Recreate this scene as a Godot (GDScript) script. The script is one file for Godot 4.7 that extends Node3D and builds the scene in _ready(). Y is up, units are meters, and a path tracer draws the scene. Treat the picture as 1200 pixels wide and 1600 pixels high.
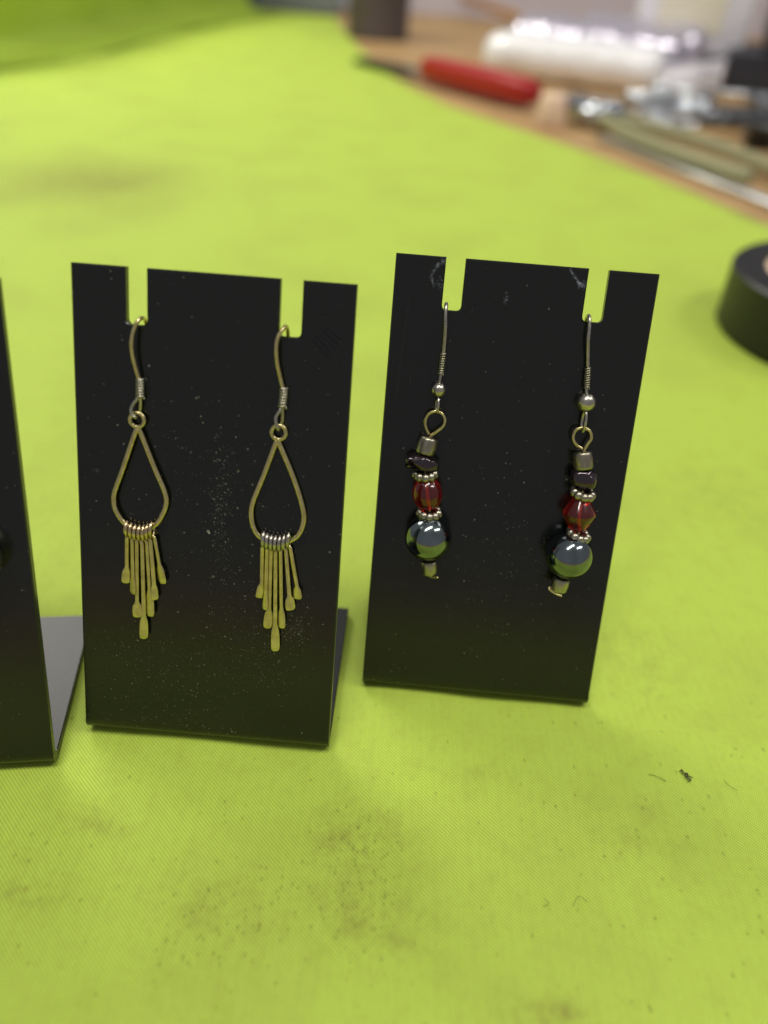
extends Node3D
# Two black bent-plastic earring stands on a stained lime cloth, a third cut by the frame,
# workbench tools out of focus behind. Metres; stand-local sizes are given in millimetres.

const MM := 0.001
const TILT := 0.3414          # how far the panels lean back
const PW := 47.0              # panel width
const PH := 87.6              # panel height along the slope
const BD := 40.0              # base depth
const TH := 1.8               # sheet thickness
const BR := 2.5               # outer bend radius

var M := {}
var used := {}
var rng := RandomNumberGenerator.new()


# ---------------------------------------------------------------- naming helpers
func numbered(called: String, under: Node) -> String:
	var key := str(under.get_instance_id()) + called
	var n: int = used.get(key, 0)
	used[key] = n + 1
	return called if n == 0 else "%s_%03d" % [called, n]


func tag(o: Node, label := "", category := "", group := "", kind := "") -> Node:
	if label: o.set_meta("label", label)
	if category: o.set_meta("category", category)
	if group: o.set_meta("group", group)
	if kind: o.set_meta("kind", kind)
	return o


func thing(called: String, at: Vector3, turn := 0.0) -> Node3D:
	var o := Node3D.new()
	o.name = numbered(called, self)
	add_child(o, true)
	o.position = at
	o.rotation.y = turn
	return o


func obj(called: String, st: SurfaceTool, m: Material, parent: Node = null) -> MeshInstance3D:
	if parent == null: parent = self
	var o := MeshInstance3D.new()
	o.name = numbered(called, parent)
	st.generate_normals()
	o.mesh = st.commit()
	o.material_override = m
	parent.add_child(o, true)
	return o


# ---------------------------------------------------------------- shapes
func start() -> SurfaceTool:
	var st := SurfaceTool.new()
	st.begin(Mesh.PRIMITIVE_TRIANGLES)
	st.set_smooth_group(0)
	return st


func tri(st: SurfaceTool, a: Vector3, b: Vector3, c: Vector3) -> void:
	st.add_vertex(a); st.add_vertex(b); st.add_vertex(c)


func quad(st: SurfaceTool, a: Vector3, b: Vector3, c: Vector3, d: Vector3) -> void:
	tri(st, a, b, c); tri(st, a, c, d)


# A tube along pts. ra: half-width across (t x n), rb: half-thickness along n; single numbers or one per point.
func sweep(st: SurfaceTool, pts: Array, ra: Variant, rb: Variant, seg := 10, closed := false, hint := Vector3.ZERO, square := 0.0) -> void:
	var n := pts.size()
	var rings := []
	var nrm := hint
	for i in n:
		var a: Vector3 = pts[(i - 1 + n) % n] if closed or i > 0 else pts[i]
		var b: Vector3 = pts[(i + 1) % n] if closed or i < n - 1 else pts[i]
		var t := (b - a).normalized()
		if nrm == Vector3.ZERO:
			nrm = t.cross(Vector3.RIGHT if absf(t.x) < 0.8 else Vector3.UP)
		var nn := ((hint if hint != Vector3.ZERO else nrm) - t * (hint if hint != Vector3.ZERO else nrm).dot(t)).normalized()
		nrm = nn
		var side := t.cross(nn)
		var x: float = ra[i] if ra is Array else ra
		var y: float = rb[i] if rb is Array else rb
		var ring := []
		for j in seg:
			var th := TAU * j / seg
			var c := cos(th)
			var s := sin(th)
			var k := 1.0
			if square > 0.0:
				k = lerpf(1.0, 1.0 / maxf(absf(c), absf(s)), square)
			ring.append(pts[i] + side * c * x * k + nn * s * y * k)
		rings.append(ring)
	for i in (n if closed else n - 1):
		var r0: Array = rings[i]
		var r1: Array = rings[(i + 1) % n]
		for j in seg:
			var k := (j + 1) % seg
			tri(st, r0[j], r0[k], r1[j]); tri(st, r0[k], r1[k], r1[j])
	if not closed:
		for j in seg:
			var k := (j + 1) % seg
			tri(st, pts[0], rings[0][k], rings[0][j]); tri(st, pts[n - 1], rings[n - 1][j], rings[n - 1][k])


func smooth_path(p: Array, per := 5, closed := false) -> Array:
	var out := []
	var n := p.size()
	for i in (n if closed else n - 1):
		var p0: Vector3 = p[(i - 1 + n) % n] if closed or i > 0 else p[i]
		var p1: Vector3 = p[i]
		var p2: Vector3 = p[(i + 1) % n]
		var p3: Vector3 = p[(i + 2) % n] if closed or i < n - 2 else p2
		for k in per:
			out.append(p1.cubic_interpolate(p2, p0, p3, float(k) / per))
	if not closed: out.append(p[n - 1])
	return out


# A turned body: profile of (distance along axis, radius), facets = 0 for a round one
func turned(st: SurfaceTool, at: Vector3, axis: Vector3, prof: Array, seg := 24) -> void:
	var pts := []
	var r := []
	for q in prof:
		pts.append(at + axis.normalized() * q.x)
		r.append(maxf(q.y, 1e-6))
	sweep(st, pts, r, r, seg)


func ball_profile(r: float, steps := 16, squash := 1.0) -> Array:
	var a := []
	for i in steps + 1:
		var t := PI * i / steps
		a.append(Vector2(-cos(t) * r * squash, sin(t) * r))
	return a


func barrel(r: float, h: float, edge := 0.28) -> Array:
	var a := [Vector2(-h, 0.3 * r), Vector2(-h, r * (1 - edge))]
	for i in 9:
		var t := -1.0 + i / 4.0
		a.append(Vector2(t * h * (1 - edge * 0.45), r * (1.0 - 0.07 * t * t)))
	a.append(Vector2(h, r * (1 - edge))); a.append(Vector2(h, 0.3 * r))
	return a


func ring_points(c: Vector3, r: float, x: Vector3, y: Vector3, n := 20) -> Array:
	var a := []
	for i in n:
		a.append(c + x * cos(TAU * i / n) * r + y * sin(TAU * i / n) * r)
	return a


func coil_points(a: Vector3, b: Vector3, r: float, turns: float, per := 14) -> Array:
	var t := (b - a).normalized()
	var x := t.cross(Vector3.FORWARD).normalized()
	var y := t.cross(x)
	var out := []
	var n := int(turns * per)
	for i in n + 1:
		var th := TAU * turns * i / n
		out.append(a.lerp(b, float(i) / n) + (x * cos(th) + y * sin(th)) * r)
	return out


# An upright sheet cut to a polygon (x, y), from z = 0 (front) to z = -t, with chamfered edges
func sheet(st: SurfaceTool, poly: PackedVector2Array, t: float, bev: float, put: Transform3D, uvw := 1.0, uvh := 1.0) -> void:
	var n := poly.size()
	var area := 0.0
	for i in n: area += poly[i].cross(poly[(i + 1) % n])
	if area < 0: poly.reverse()
	var inner := PackedVector2Array()
	for i in n:
		var d0 := (poly[i] - poly[(i - 1 + n) % n]).normalized()
		var d1 := (poly[(i + 1) % n] - poly[i]).normalized()
		var n0 := Vector2(-d0.y, d0.x)
		var n1 := Vector2(-d1.y, d1.x)
		var m := (n0 + n1).normalized()
		inner.append(poly[i] + m * bev / maxf(m.dot(n0), 0.4))
	var vert := func(p: Vector2, z: float) -> void:
		st.set_uv(Vector2(p.x / uvw + 0.5, 1.0 - p.y / uvh))
		st.add_vertex(put * (Vector3(p.x, p.y, z) * MM))
	var idx := Geometry2D.triangulate_polygon(inner)
	st.set_smooth_group(-1)
	for face in [[0.0, false], [-t, true]]:
		for k in range(0, idx.size(), 3):
			var a := inner[idx[k]]
			var b := inner[idx[k + 1]]
			var c := inner[idx[k + 2]]
			var ccw := (b - a).cross(c - a) > 0
			if ccw != face[1]:
				var s := b; b = c; c = s
			vert.call(a, face[0]); vert.call(b, face[0]); vert.call(c, face[0])
	var rows := [[inner, 0.0], [poly, -bev], [poly, -t + bev], [inner, -t]]
	for r in 3:
		var p: PackedVector2Array = rows[r][0]
		var q: PackedVector2Array = rows[r + 1][0]
		var zp: float = rows[r][1]
		var zq: float = rows[r + 1][1]
		for i in n:
			var j := (i + 1) % n
			vert.call(p[i], zp); vert.call(p[j], zp); vert.call(q[i], zq)
			vert.call(p[j], zp); vert.call(q[j], zq); vert.call(q[i], zq)


func round_rect(w: float, h: float, r: float, seg := 4) -> PackedVector2Array:
	var a := PackedVector2Array()
	for c in [[w / 2 - r, h / 2 - r, 0.0], [-w / 2 + r, h / 2 - r, 0.5], [-w / 2 + r, -h / 2 + r, 1.0], [w / 2 - r, -h / 2 + r, 1.5]]:
		for i in seg + 1:
			var t: float = PI * (c[2] + 0.5 * i / seg)
			a.append(Vector2(c[0] + cos(t) * r, c[1] + sin(t) * r))
	return a


func box(st: SurfaceTool, put: Transform3D, size: Vector3, bev: float) -> void:
	sheet(st, round_rect(size.x / MM, size.y / MM, maxf(bev / MM, 0.01)), size.z / MM, 0.5 * bev / MM, put * Transform3D(Basis(), Vector3(0, 0, size.z / 2)))


# ---------------------------------------------------------------- materials
func metal(c: Color, rough: float, grain := 0.0) -> StandardMaterial3D:
	var m := StandardMaterial3D.new()
	m.albedo_color = c
	m.metallic = 1.0
	m.roughness = rough
	if grain > 0.0:
		m.albedo_texture = M.mottle
		m.uv1_triplanar = true
		m.uv1_scale = Vector3.ONE * grain
		m.roughness_texture = M.mottle_rough
		m.heightmap_enabled = true
		m.heightmap_texture = M.mottle_rough
		m.heightmap_scale = 0.0004
	return m


func paint(c: Color, rough: float) -> StandardMaterial3D:
	var m := StandardMaterial3D.new()
	m.albedo_color = c
	m.roughness = rough
	return m


func noise_texture(freq: float, lo: Color, hi: Color, size := 256, oct := 4) -> NoiseTexture2D:
	var f := FastNoiseLite.new()
	f.noise_type = FastNoiseLite.TYPE_SIMPLEX_SMOOTH
	f.frequency = freq
	f.fractal_octaves = oct
	f.seed = 7
	var t := NoiseTexture2D.new()
	t.width = size
	t.height = size
	t.seamless = true
	t.noise = f
	var g := Gradient.new()
	g.set_color(0, lo)
	g.set_color(1, hi)
	t.color_ramp = g
	return t


func make_materials() -> void:
	M.mottle = noise_texture(0.02, Color(0.8, 0.78, 0.76), Color(1, 1, 1))
	M.mottle_rough = noise_texture(0.04, Color(1, 1, 1), Color(0.7, 0.7, 0.7))
	M.gold = metal(Color8(230, 218, 160), 0.36, 160.0)
	M.brass = metal(Color8(236, 224, 158), 0.42, 90.0)
	M.rose = metal(Color8(226, 206, 166), 0.32, 160.0)
	M.silver = metal(Color8(202, 198, 188), 0.34, 160.0)
	M.pewter = metal(Color8(172, 168, 150), 0.42, 160.0)
	M.antique = metal(Color8(186, 182, 164), 0.4, 160.0)
	M.hematite = metal(Color8(134, 146, 150), 0.16, 60.0)
	M.hematite.heightmap_enabled = false
	M.chip = paint(Color8(52, 38, 46), 0.12)
	M.chip.metallic = 0.7
	M.chip.clearcoat_enabled = true
	M.chip.clearcoat = 1.0
	M.chip.clearcoat_roughness = 0.05
	var red := StandardMaterial3D.new()
	red.albedo_color = Color(0.85, 0.1, 0.05, 0.05)
	red.roughness = 0.1
	red.refraction_enabled = true
	red.refraction_scale = 0.05
	red.clearcoat_enabled = true
	red.clearcoat = 0.5
	red.clearcoat_roughness = 0.2
	M.red = red
	M.steel = metal(Color8(170, 170, 172), 0.3)
	M.chrome = metal(Color8(186, 190, 194), 0.16)
	M.dark_steel = metal(Color8(96, 96, 98), 0.35)
	M.plastic = paint(Color8(22, 22, 22), 0.2)
	M.plastic.roughness_texture = M.mottle_rough
	M.plastic.uv1_triplanar = true
	M.plastic.uv1_scale = Vector3.ONE * 30.0


func plastic_with_dust(kind: int) -> StandardMaterial3D:
	rng.seed = 40 + kind
	var w := 1024
	var h := 1908
	var im := Image.create(w, h, false, Image.FORMAT_RGB8)
	im.fill(Color8(17, 19, 17))
	var k := w / PW
	var spot := func(u: float, v: float, r: float, c: Color, a: float) -> void:
		var cx := (u + PW / 2) * k
		var cy := (PH - v) * k
		var rr := r * k
		for y in range(int(cy - rr - 1), int(cy + rr + 2)):
			for x in range(int(cx - rr - 1), int(cx + rr + 2)):
				if x < 0 or y < 0 or x >= w or y >= h: continue
				var d := Vector2(x - cx, y - cy).length()
				var m := clampf((rr - d) / maxf(rr * 0.6, 0.8) , 0, 1) * a
				if m > 0: im.set_pixel(x, y, im.get_pixel(x, y).lerp(c, m))
	var dust := Color8(176, 176, 156)
	var some := func(n: int, u: float, v: float, su: float, sv: float, big: float, a: float) -> void:
		for i in n:
			var r := big * (0.42 + 1.1 * pow(rng.randf(), 4.0))
			spot.call(u + rng.randfn() * su, v + rng.randfn() * sv, r * 1.15, dust, a * rng.randf_range(0.3, 1.0))
	var scratch := func(a: Vector2, b: Vector2, r: float, c: Color, al: float) -> void:
		var n := int(a.distance_to(b) * 12) + 2
		for i in n:
			var q := a.lerp(b, float(i) / n)
			spot.call(q.x, q.y, r, c, al * rng.randf_range(0.4, 1.0))
	if kind == 0:
		some.call(620, 0.0, 45.0, 16.0, 24.0, 0.16, 0.7)
		some.call(420, 2.0, 48.0, 1.2, 8.0, 0.11, 0.8)
		some.call(800, 9.0, 21.0, 6.0, 7.0, 0.1, 0.75)
		some.call(190, 15.8, 26.0, 1.5, 1.5, 0.1, 0.75)
		some.call(760, -9.0, 12.0, 8.0, 6.0, 0.1, 0.7)
		some.call(120, 0.0, 2.5, 13.0, 1.2, 0.12, 0.9)
		some.call(20, 0.0, 50.0, 14.0, 22.0, 0.34, 0.35)
		some.call(1300, 0.0, 44.0, 7.0, 15.0, 0.075, 0.28)
		some.call(900, 2.0, 16.0, 12.0, 8.0, 0.075, 0.3)
		for i in 30:
			var a := Vector2(rng.randfn() * 11.0 + 2, rng.randf_range(15, 62))
			scratch.call(a, a + Vector2(rng.randf_range(-0.8, 0.8), rng.randf_range(-1.2, 1.2)), 0.05, dust, 0.6)
		for i in 5:
			scratch.call(Vector2(16.5 + i * 0.55, 78.5 + i * 0.5), Vector2(19.5 + i * 0.55, 75.5 + i * 0.7), 0.2, Color8(2, 2, 2), 0.6)
		spot.call(-0.3, 43.5, 0.38, Color8(170, 170, 150), 0.8)
		spot.call(-0.1, 43.2, 0.25, Color8(190, 190, 170), 0.9)
	else:
		some.call(380, 2.0, 40.0, 15.0, 24.0, 0.13, 0.7)
		some.call(200, 2.0, 35.0, 5.0, 8.0, 0.1, 0.8)
		some.call(260, 3.0, 16.0, 9.0, 9.0, 0.09, 0.7)
		some.call(40, -17.0, 6.0, 2.5, 2.5, 0.12, 0.8)
		some.call(12, 4.0, 45.0, 12.0, 22.0, 0.3, 0.3)
		for i in 16:
			var a := Vector2(rng.randf_range(-20, 20), rng.randf_range(8, 80))
			scratch.call(a, a + Vector2(rng.randf_range(-1.2, 1.2), rng.randf_range(-1.2, 1.2)), 0.045, dust, 0.7)
	if kind == 1:
		var glue := Color8(150, 156, 176)
		for i in 150:
			var t := rng.randf()
			var q := Vector2(-15.9 + 0.9 * cos(t * 3.2 + 1.2), 86.6 - t * 4.2)
			spot.call(q.x + rng.randfn() * 0.16, q.y + rng.randfn() * 0.22, 0.18, glue, 0.16)
		for i in 40: spot.call(-15.2 + rng.randfn() * 0.45, 83.0 + rng.randfn() * 0.6, 0.16, glue, 0.26)
		for i in 30: spot.call(-15.0 + rng.randfn() * 0.3, 86.8 + rng.randfn() * 0.5, 0.22, glue, 0.19)
		for i in 90:
			var t := rng.randf()
			spot.call(7.6 + t * 2.2 + rng.randfn() * 0.12, 87.4 - 2.6 * pow(t, 0.8) + rng.randfn() * 0.15, 0.16, glue, 0.25)
		for i in 90: spot.call(10.0 + rng.randfn() * 0.55, 84.8 + rng.randfn() * 0.38, 0.17, glue, 0.27)
		for i in 30: spot.call(-3.1 + rng.randfn() * 0.2, 81.3 + rng.randfn() * 0.75, 0.2, glue, 0.2)
		scratch.call(Vector2(-20.5, 80), Vector2(-21.5, 62), 0.08, dust, 0.18)
	var m := paint(Color.WHITE, 0.19)
	m.albedo_texture = ImageTexture.create_from_image(im)
	return m


# ---------------------------------------------------------------- cloth
func cloth_u(x: float) -> float:
	return 0.5 + 0.5 * asinh(x / 0.08) / asinh(0.9 / 0.08)


func cloth_v(z: float) -> float:
	return log(1.0 + (0.08 - z) / 0.1) / log(1.0 + 1.98 / 0.1)


func cloth_stains() -> ImageTexture:
	rng.seed = 5
	var f := FastNoiseLite.new()
	f.noise_type = FastNoiseLite.TYPE_SIMPLEX_SMOOTH
	f.fractal_octaves = 5
	var n := 1024
	var data := PackedByteArray()
	data.resize(n * n * 3)
	# world x, z, half-sizes, strength, tint of the worn or soiled patches
	var soil := [
		[-0.185, -0.485, 0.055, 0.055, 0.34], [-0.163, -0.478, 0.014, 0.014, 0.1], [-0.001, -0.081, 0.009, 0.007, 0.13], [0.002, -0.066, 0.011, 0.006, 0.12],
		[0.023, -0.097, 0.008, 0.002, 0.07], [-0.0235, -0.067, 0.009, 0.006, 0.08], [0.03, -0.0545, 0.006, 0.002, 0.26], [-0.047, -0.081, 0.005, 0.004, 0.14], [-0.054, -0.067, 0.005, 0.005, 0.12],
		[0.05, -0.085, 0.008, 0.008, 0.06], [0.084, -0.302, 0.02, 0.012, 0.07], [-0.085, -0.22, 0.012, 0.02, 0.08], [-0.282, -0.781, 0.02, 0.02, 0.1], [0.1, -0.2, 0.015, 0.02, 0.08], [0.06, -0.13, 0.008, 0.012, 0.07]]
	var us := PackedFloat32Array()
	for i in n: us.append(0.08 * sinh((i / float(n - 1) * 2.0 - 1.0) * asinh(0.9 / 0.08)))
	for j in n:
		var z := 0.08 - 0.1 * (exp(j / float(n - 1) * log(20.8)) - 1.0)
		for i in n:
			var x := us[i]
			var near := clampf(1.3 + z * 2.0, 0.35, 1.0)
			var a := f.get_noise_2d(x * 52000.0, z * 52000.0)
			var b := f.get_noise_2d(x * 1500.0 + 500.0, z * 1500.0)
			var e := f.get_noise_2d(x * 13000.0 + 90.0, z * 13000.0)
			var d := (0.05 * maxf(0, a) + 0.05 * maxf(0, e)) * near + 0.07 * maxf(0, b + 0.1)
			for s in soil:
				var qx: float = (x - s[0]) / s[2]
				var qz: float = (z - s[1]) / s[3]
				var q := qx * qx + qz * qz
				if q < 4.0: d += 0.72 * s[4] * exp(-q * 1.2) * clampf(0.75 + (1.0 * e + 0.7 * a) * near, 0.1, 2.0)
			var at := (j * n + i) * 3
			d = clampf(d, 0.0, 0.7)
			data[at] = int(255.0 * (1.0 - d * 0.75))
			data[at + 1] = int(255.0 * (1.0 - d))
			data[at + 2] = int(255.0 * (1.0 - d * 0.8))
	var im := Image.create_from_data(n, n, false, Image.FORMAT_RGB8, data)
	im.resize(2048, 2048, Image.INTERPOLATE_CUBIC)
	var dot := func(x: float, z: float, r: float, c: Color, a: float) -> void:
		var px := cloth_u(x) * 2047.0
		var py := cloth_v(z) * 2047.0
		var k := maxf(r * 4400.0, 0.7)
		for yy in range(int(py - k), int(py + k) + 2):
			for xx in range(int(px - k), int(px + k) + 2):
				if xx < 0 or yy < 0 or xx > 2047 or yy > 2047: continue
				var m := clampf(k + 0.5 - Vector2(xx - px, yy - py).length(), 0, 1) * a
				if m > 0: im.set_pixel(xx, yy, im.get_pixel(xx, yy).lerp(c, m))
	for i in 240:
		var c := Color8(80, 70, 40) if rng.randf() < 0.6 else Color8(150, 96, 70)
		dot.call(rng.randf_range(-0.06, 0.09), rng.randf_range(-0.12, -0.03), rng.randf_range(0.00004, 0.00016), c, rng.randf_range(0.1, 0.4))
	for i in 120:
		dot.call(0.0 + rng.randfn() * 0.004, -0.074 + rng.randfn() * 0.006, rng.randf_range(0.00004, 0.00019), Color8(84, 72, 40), rng.randf_range(0.08, 0.3))
	for i in 80:
		dot.call(-0.022 + rng.randfn() * 0.006, -0.066 + rng.randfn() * 0.005, rng.randf_range(0.00004, 0.00017), Color8(96, 82, 40), rng.randf_range(0.1, 0.35))
	return ImageTexture.create_from_image(im)


func weave() -> Array:
	rng.seed = 11
	var n := 384
	var threads := 24
	var px := n / threads
	var jit := []
	for i in threads * 2: jit.append(rng.randf_range(-0.012, 0.012))
	var hi := PackedByteArray()
	var al := PackedByteArray()
	hi.resize(n * n)
	al.resize(n * n)
	for y in n:
		for x in n:
			var i := x / px
			var j := y / px
			var warp := (i - j + threads) % 3 != 0
			var fx := (x % px + 0.5) / px * 2.0 - 1.0
			var fy := (y % px + 0.5) / px * 2.0 - 1.0
			var across := fx if warp else fy
			var along := fy if warp else fx
			var h := sqrt(maxf(0.0, 1.0 - across * across * 0.95)) * (0.78 if not warp else 0.92 + 0.08 * cos(along * 1.2))
			var t: float = jit[i] if warp else jit[threads + j]
			hi[y * n + x] = int(255 * clampf(h, 0, 1))
			al[y * n + x] = int(255 * clampf((0.97 if warp else 0.83) + t + 0.06 * (h - 0.6) + rng.randf_range(-0.03, 0.03), 0, 1))
	return [ImageTexture.create_from_image(Image.create_from_data(n, n, false, Image.FORMAT_L8, al)), ImageTexture.create_from_image(Image.create_from_data(n, n, false, Image.FORMAT_L8, hi))]


func cloth_edge(z: float) -> float:       # x of the cloth's right-hand edge
	var p := [[0.08, 0.42], [-0.2, 0.36], [-0.35, 0.285], [-0.495, 0.215], [-0.575, 0.182], [-0.66, 0.138], [-0.76, 0.075], [-0.826, 0.033], [-0.96, -0.018], [-1.073, -0.044], [-1.214, -0.076], [-1.442, -0.116], [-1.8, -0.17]]
	for i in p.size() - 1:
		if z >= p[i + 1][0]:
			return lerpf(p[i][1], p[i + 1][1], (z - p[i][0]) / (p[i + 1][0] - p[i][0]))
	return -0.17


func build_cloth() -> void:
	var w := weave()
	var m := paint(Color(0.535, 0.715, 0.078).linear_to_srgb(), 0.66)
	m.albedo_texture = w[0]
	m.heightmap_enabled = true
	m.heightmap_texture = w[1]
	m.heightmap_scale = 0.006
	m.uv1_triplanar = true
	m.uv1_world_triplanar = true
	m.uv1_triplanar_sharpness = 4.0
	m.uv1_scale = Vector3.ONE * 165.0
	m.rim_enabled = true
	m.rim = 0.15
	m.rim_tint = 0.6
	m.metallic_specular = 0.5
	M.cloth_plain = m
	var c: StandardMaterial3D = m.duplicate()
	c.detail_enabled = true
	c.detail_blend_mode = BaseMaterial3D.BLEND_MODE_MUL
	c.detail_uv_layer = BaseMaterial3D.DETAIL_UV_2
	c.detail_albedo = cloth_stains()
	var f := FastNoiseLite.new()
	f.fractal_octaves = 2
	f.frequency = 1.0
	f.noise_type = FastNoiseLite.TYPE_SIMPLEX_SMOOTH
	var st := start()
	var rows := 170
	var cols := 120
	var grid := []
	for j in rows + 1:
		var v := float(j) / rows
		var z := 0.08 - 0.1 * (exp(v * log(1.0 + 1.71 / 0.1)) - 1.0)
		var xr := cloth_edge(z)
		var row := []
		for i in cols + 2:
			var s := minf(float(i) / cols, 1.0)
			var x := 0.08 * sinh(lerpf(asinh(-0.86 / 0.08), asinh(xr / 0.08), s))
			var amp := smoothstep(0.2, 0.6, -z) * 0.0025 * (1.0 - smoothstep(0.75, 1.0, s) * 0.9)
			var y := amp * (f.get_noise_2d(x * 5.0, z * 4.0) + 0.7)
			y -= 0.0007 * (1.0 - smoothstep(0.2, 0.6, -z)) * clampf(0.5 + f.get_noise_2d(x * 26.0 + 9.0, z * 22.0), 0.0, 1.0)
			# a soft crease running across the far part
			var q := Vector2(x + 0.25, z + 0.88)
			var along := q.dot(Vector2(0.37, -0.93))
			var off := q.dot(Vector2(0.93, 0.37))
			y += 0.006 * exp(-off * off / 0.0006) * exp(-along * along / 0.02)
			if i == cols + 1: y = -0.001
			row.append(Vector3(x, y, z))
		grid.append(row)
	for j in rows:
		for i in cols + 1:
			var q := [grid[j][i], grid[j + 1][i], grid[j + 1][i + 1], grid[j][i], grid[j + 1][i + 1], grid[j][i + 1]]
			for p in q:
				st.set_uv2(Vector2(cloth_u(p.x), cloth_v(p.z)))
				st.add_vertex(p)
	tag(obj("tablecloth", st, c), "stained lime green twill cloth spread flat over the workbench under the earring stands", "cloth")
	# the second cloth, hanging over something at the back left
	var line := [Vector2(-0.52, -0.72), Vector2(-0.455, -0.84), Vector2(-0.412, -0.93), Vector2(-0.393, -1.06), Vector2(-0.383, -1.17), Vector2(-0.367, -1.29), Vector2(-0.34, -1.4), Vector2(-0.292, -1.593)]
	var prof := [Vector2(0.06, 0.004), Vector2(0.03, 0.005), Vector2(0.015, 0.0075), Vector2(0.005, 0.014), Vector2(0.002, 0.025), Vector2(0.012, 0.06), Vector2(0.026, 0.11), Vector2(0.036, 0.15), Vector2(0.03, 0.16), Vector2(-0.06, 0.163), Vector2(-0.2, 0.163), Vector2(-0.215, 0.15), Vector2(-0.22, 0.004)]
	var path := []
	for q in line: path.append(Vector3(q.x, 0, q.y))
	path = smooth_path(path, 8)
	var s2 := start()
	var sec := []
	for i in path.size():
		var t: Vector3 = (path[mini(i + 1, path.size() - 1)] - path[maxi(i - 1, 0)]).normalized()
		var out := Vector3(-t.z, 0, t.x)
		var row := []
		for k in prof.size():
			var ripple := 0.006 * sin(i * 0.55) * smoothstep(0.01, 0.08, prof[k].y)
			row.append(path[i] + out * (prof[k].x + ripple) + Vector3.UP * prof[k].y)
		sec.append(row)
	for i in path.size() - 1:
		for k in prof.size() - 1:
			quad(s2, sec[i][k], sec[i][k + 1], sec[i + 1][k + 1], sec[i + 1][k])
	tag(obj("draped_cloth", s2, m), "lime green cloth hanging upright in a fold at the far left of the tablecloth", "cloth")


# ---------------------------------------------------------------- earring stands
func panel_frame() -> Transform3D:
	# x along the width, y up the slope, z out of the front face; origin where the face would meet the cloth
	return Transform3D(Basis(Vector3.RIGHT, -TILT), Vector3.ZERO)


func local(u: float, v: float, w: float) -> Vector3:
	return panel_frame() * (Vector3(u, v, w) * MM)


func earring_stand(at: Vector3, turn: float, m: Material, label: String) -> Node3D:
	var o := thing("earring_stand", at, turn)
	tag(o, label, "display stand", "black earring stands in a row")
	var tangent := BR * tan((PI / 2 + TILT) / 2)
	var poly := PackedVector2Array()
	poly.append(Vector2(-PW / 2, tangent - 0.22)); poly.append(Vector2(PW / 2, tangent - 0.22))
	poly.append(Vector2(PW / 2, PH))
	var sv := PH - 9.2
	for s in [[14.70, 11.01], [-10.96, -14.46]]:
		poly.append(Vector2(s[0], PH))
		for i in 4:
			var t := i / 3.0 * PI / 2
			poly.append(Vector2(s[0] - 0.8 + 0.8 * cos(t), sv + 0.8 - 0.8 * sin(t)))
		for i in 4:
			var t := i / 3.0 * PI / 2
			poly.append(Vector2(s[1] + 0.8 - 0.8 * sin(t), sv + 0.8 - 0.8 * cos(t)))
		poly.append(Vector2(s[1], PH))
	poly.append(Vector2(-PW / 2, PH))
	var st := start()
	sheet(st, poly, TH, 0.22, panel_frame(), PW, PH)
	# the bend, swept along the width
	st.set_smooth_group(1)
	var cy := BR
	var cz := -BR * tan(TILT) - BR / cos(TILT)
	var steps := 12
	var arc := []
	for i in steps + 1:
		var a := lerpf(TILT, -PI / 2, float(i) / steps)
		var d := Vector3(0, sin(a), cos(a))
		arc.append([Vector3(0, cy, cz) + d * BR, Vector3(0, cy, cz) + d * (BR - TH)])
	var wv := Vector3.RIGHT * PW / 2
	st.set_uv(Vector2(0.5, 0.98))
	for i in steps:
		var k := [arc[i], arc[i + 1]]
		var f := func(p: Vector3, s: float) -> void:
			var vv := clampf(p.y / cos(TILT), 0.0, 12.0)
			st.set_uv(Vector2(s * 0.5 + 0.5, 1.0 - vv / PH))
			st.add_vertex((p + wv * s) * MM)
		for t in [[0, 0, -1], [0, 0, 1], [1, 0, -1], [0, 0, 1], [1, 0, 1], [1, 0, -1], [0, 1, -1], [1, 1, -1], [0, 1, 1], [1, 1, -1], [1, 1, 1], [0, 1, 1]]:
			f.call(k[t[0]][t[1]], t[2])
	st.set_smooth_group(-1)
	for i in steps:
		for s in [-1.0, 1.0]:
			var q := [arc[i][0], arc[i + 1][0], arc[i + 1][1], arc[i][1]]
			for x in 4: q[x] = (q[x] + wv * s) * MM
			if s > 0: quad(st, q[0], q[3], q[2], q[1])
			else: quad(st, q[0], q[1], q[2], q[3])
	obj("front_panel", st, m, o)
	var b := start()
	var z0 := cz + 0.14
	var rect := PackedVector2Array([Vector2(-PW / 2, -BD), Vector2(PW / 2, -BD), Vector2(PW / 2, z0), Vector2(-PW / 2, z0)])
	# the base lies flat: polygon y runs along z, its upper face at TH
	sheet(b, rect, TH, 0.14, Transform3D(Basis(Vector3.RIGHT, Vector3.BACK, Vector3.DOWN), Vector3.ZERO), PW, PH)
	obj("base_plate", b, M.base_plastic, o)
	return o


# ---------------------------------------------------------------- earrings
func hook(o: Node3D, front: Array, m: Material) -> void:
	# the ear wire: over the slot's lower edge, up the front and down behind the panel
	var p := []
	var top: Array = front[0]
	p.append(local(top[0] + 0.3, top[1] - 16.0, -3.6))
	p.append(local(top[0] + 0.25, top[1] - 9.0, -4.2))
	p.append(local(top[0] + 0.2, top[1] - 3.0, -3.4))
	p.append(local(top[0] + 0.15, top[1] - 0.4, -2.2))
	p.append(local(top[0] + 0.1, top[1] + 0.25, -0.8))
	for q in front: p.append(local(q[0], q[1], q[2]))
	var st := start()
	sweep(st, smooth_path(p, 6), 0.34 * MM, 0.34 * MM, 10)
	obj("ear_wire", st, m, o)


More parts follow.
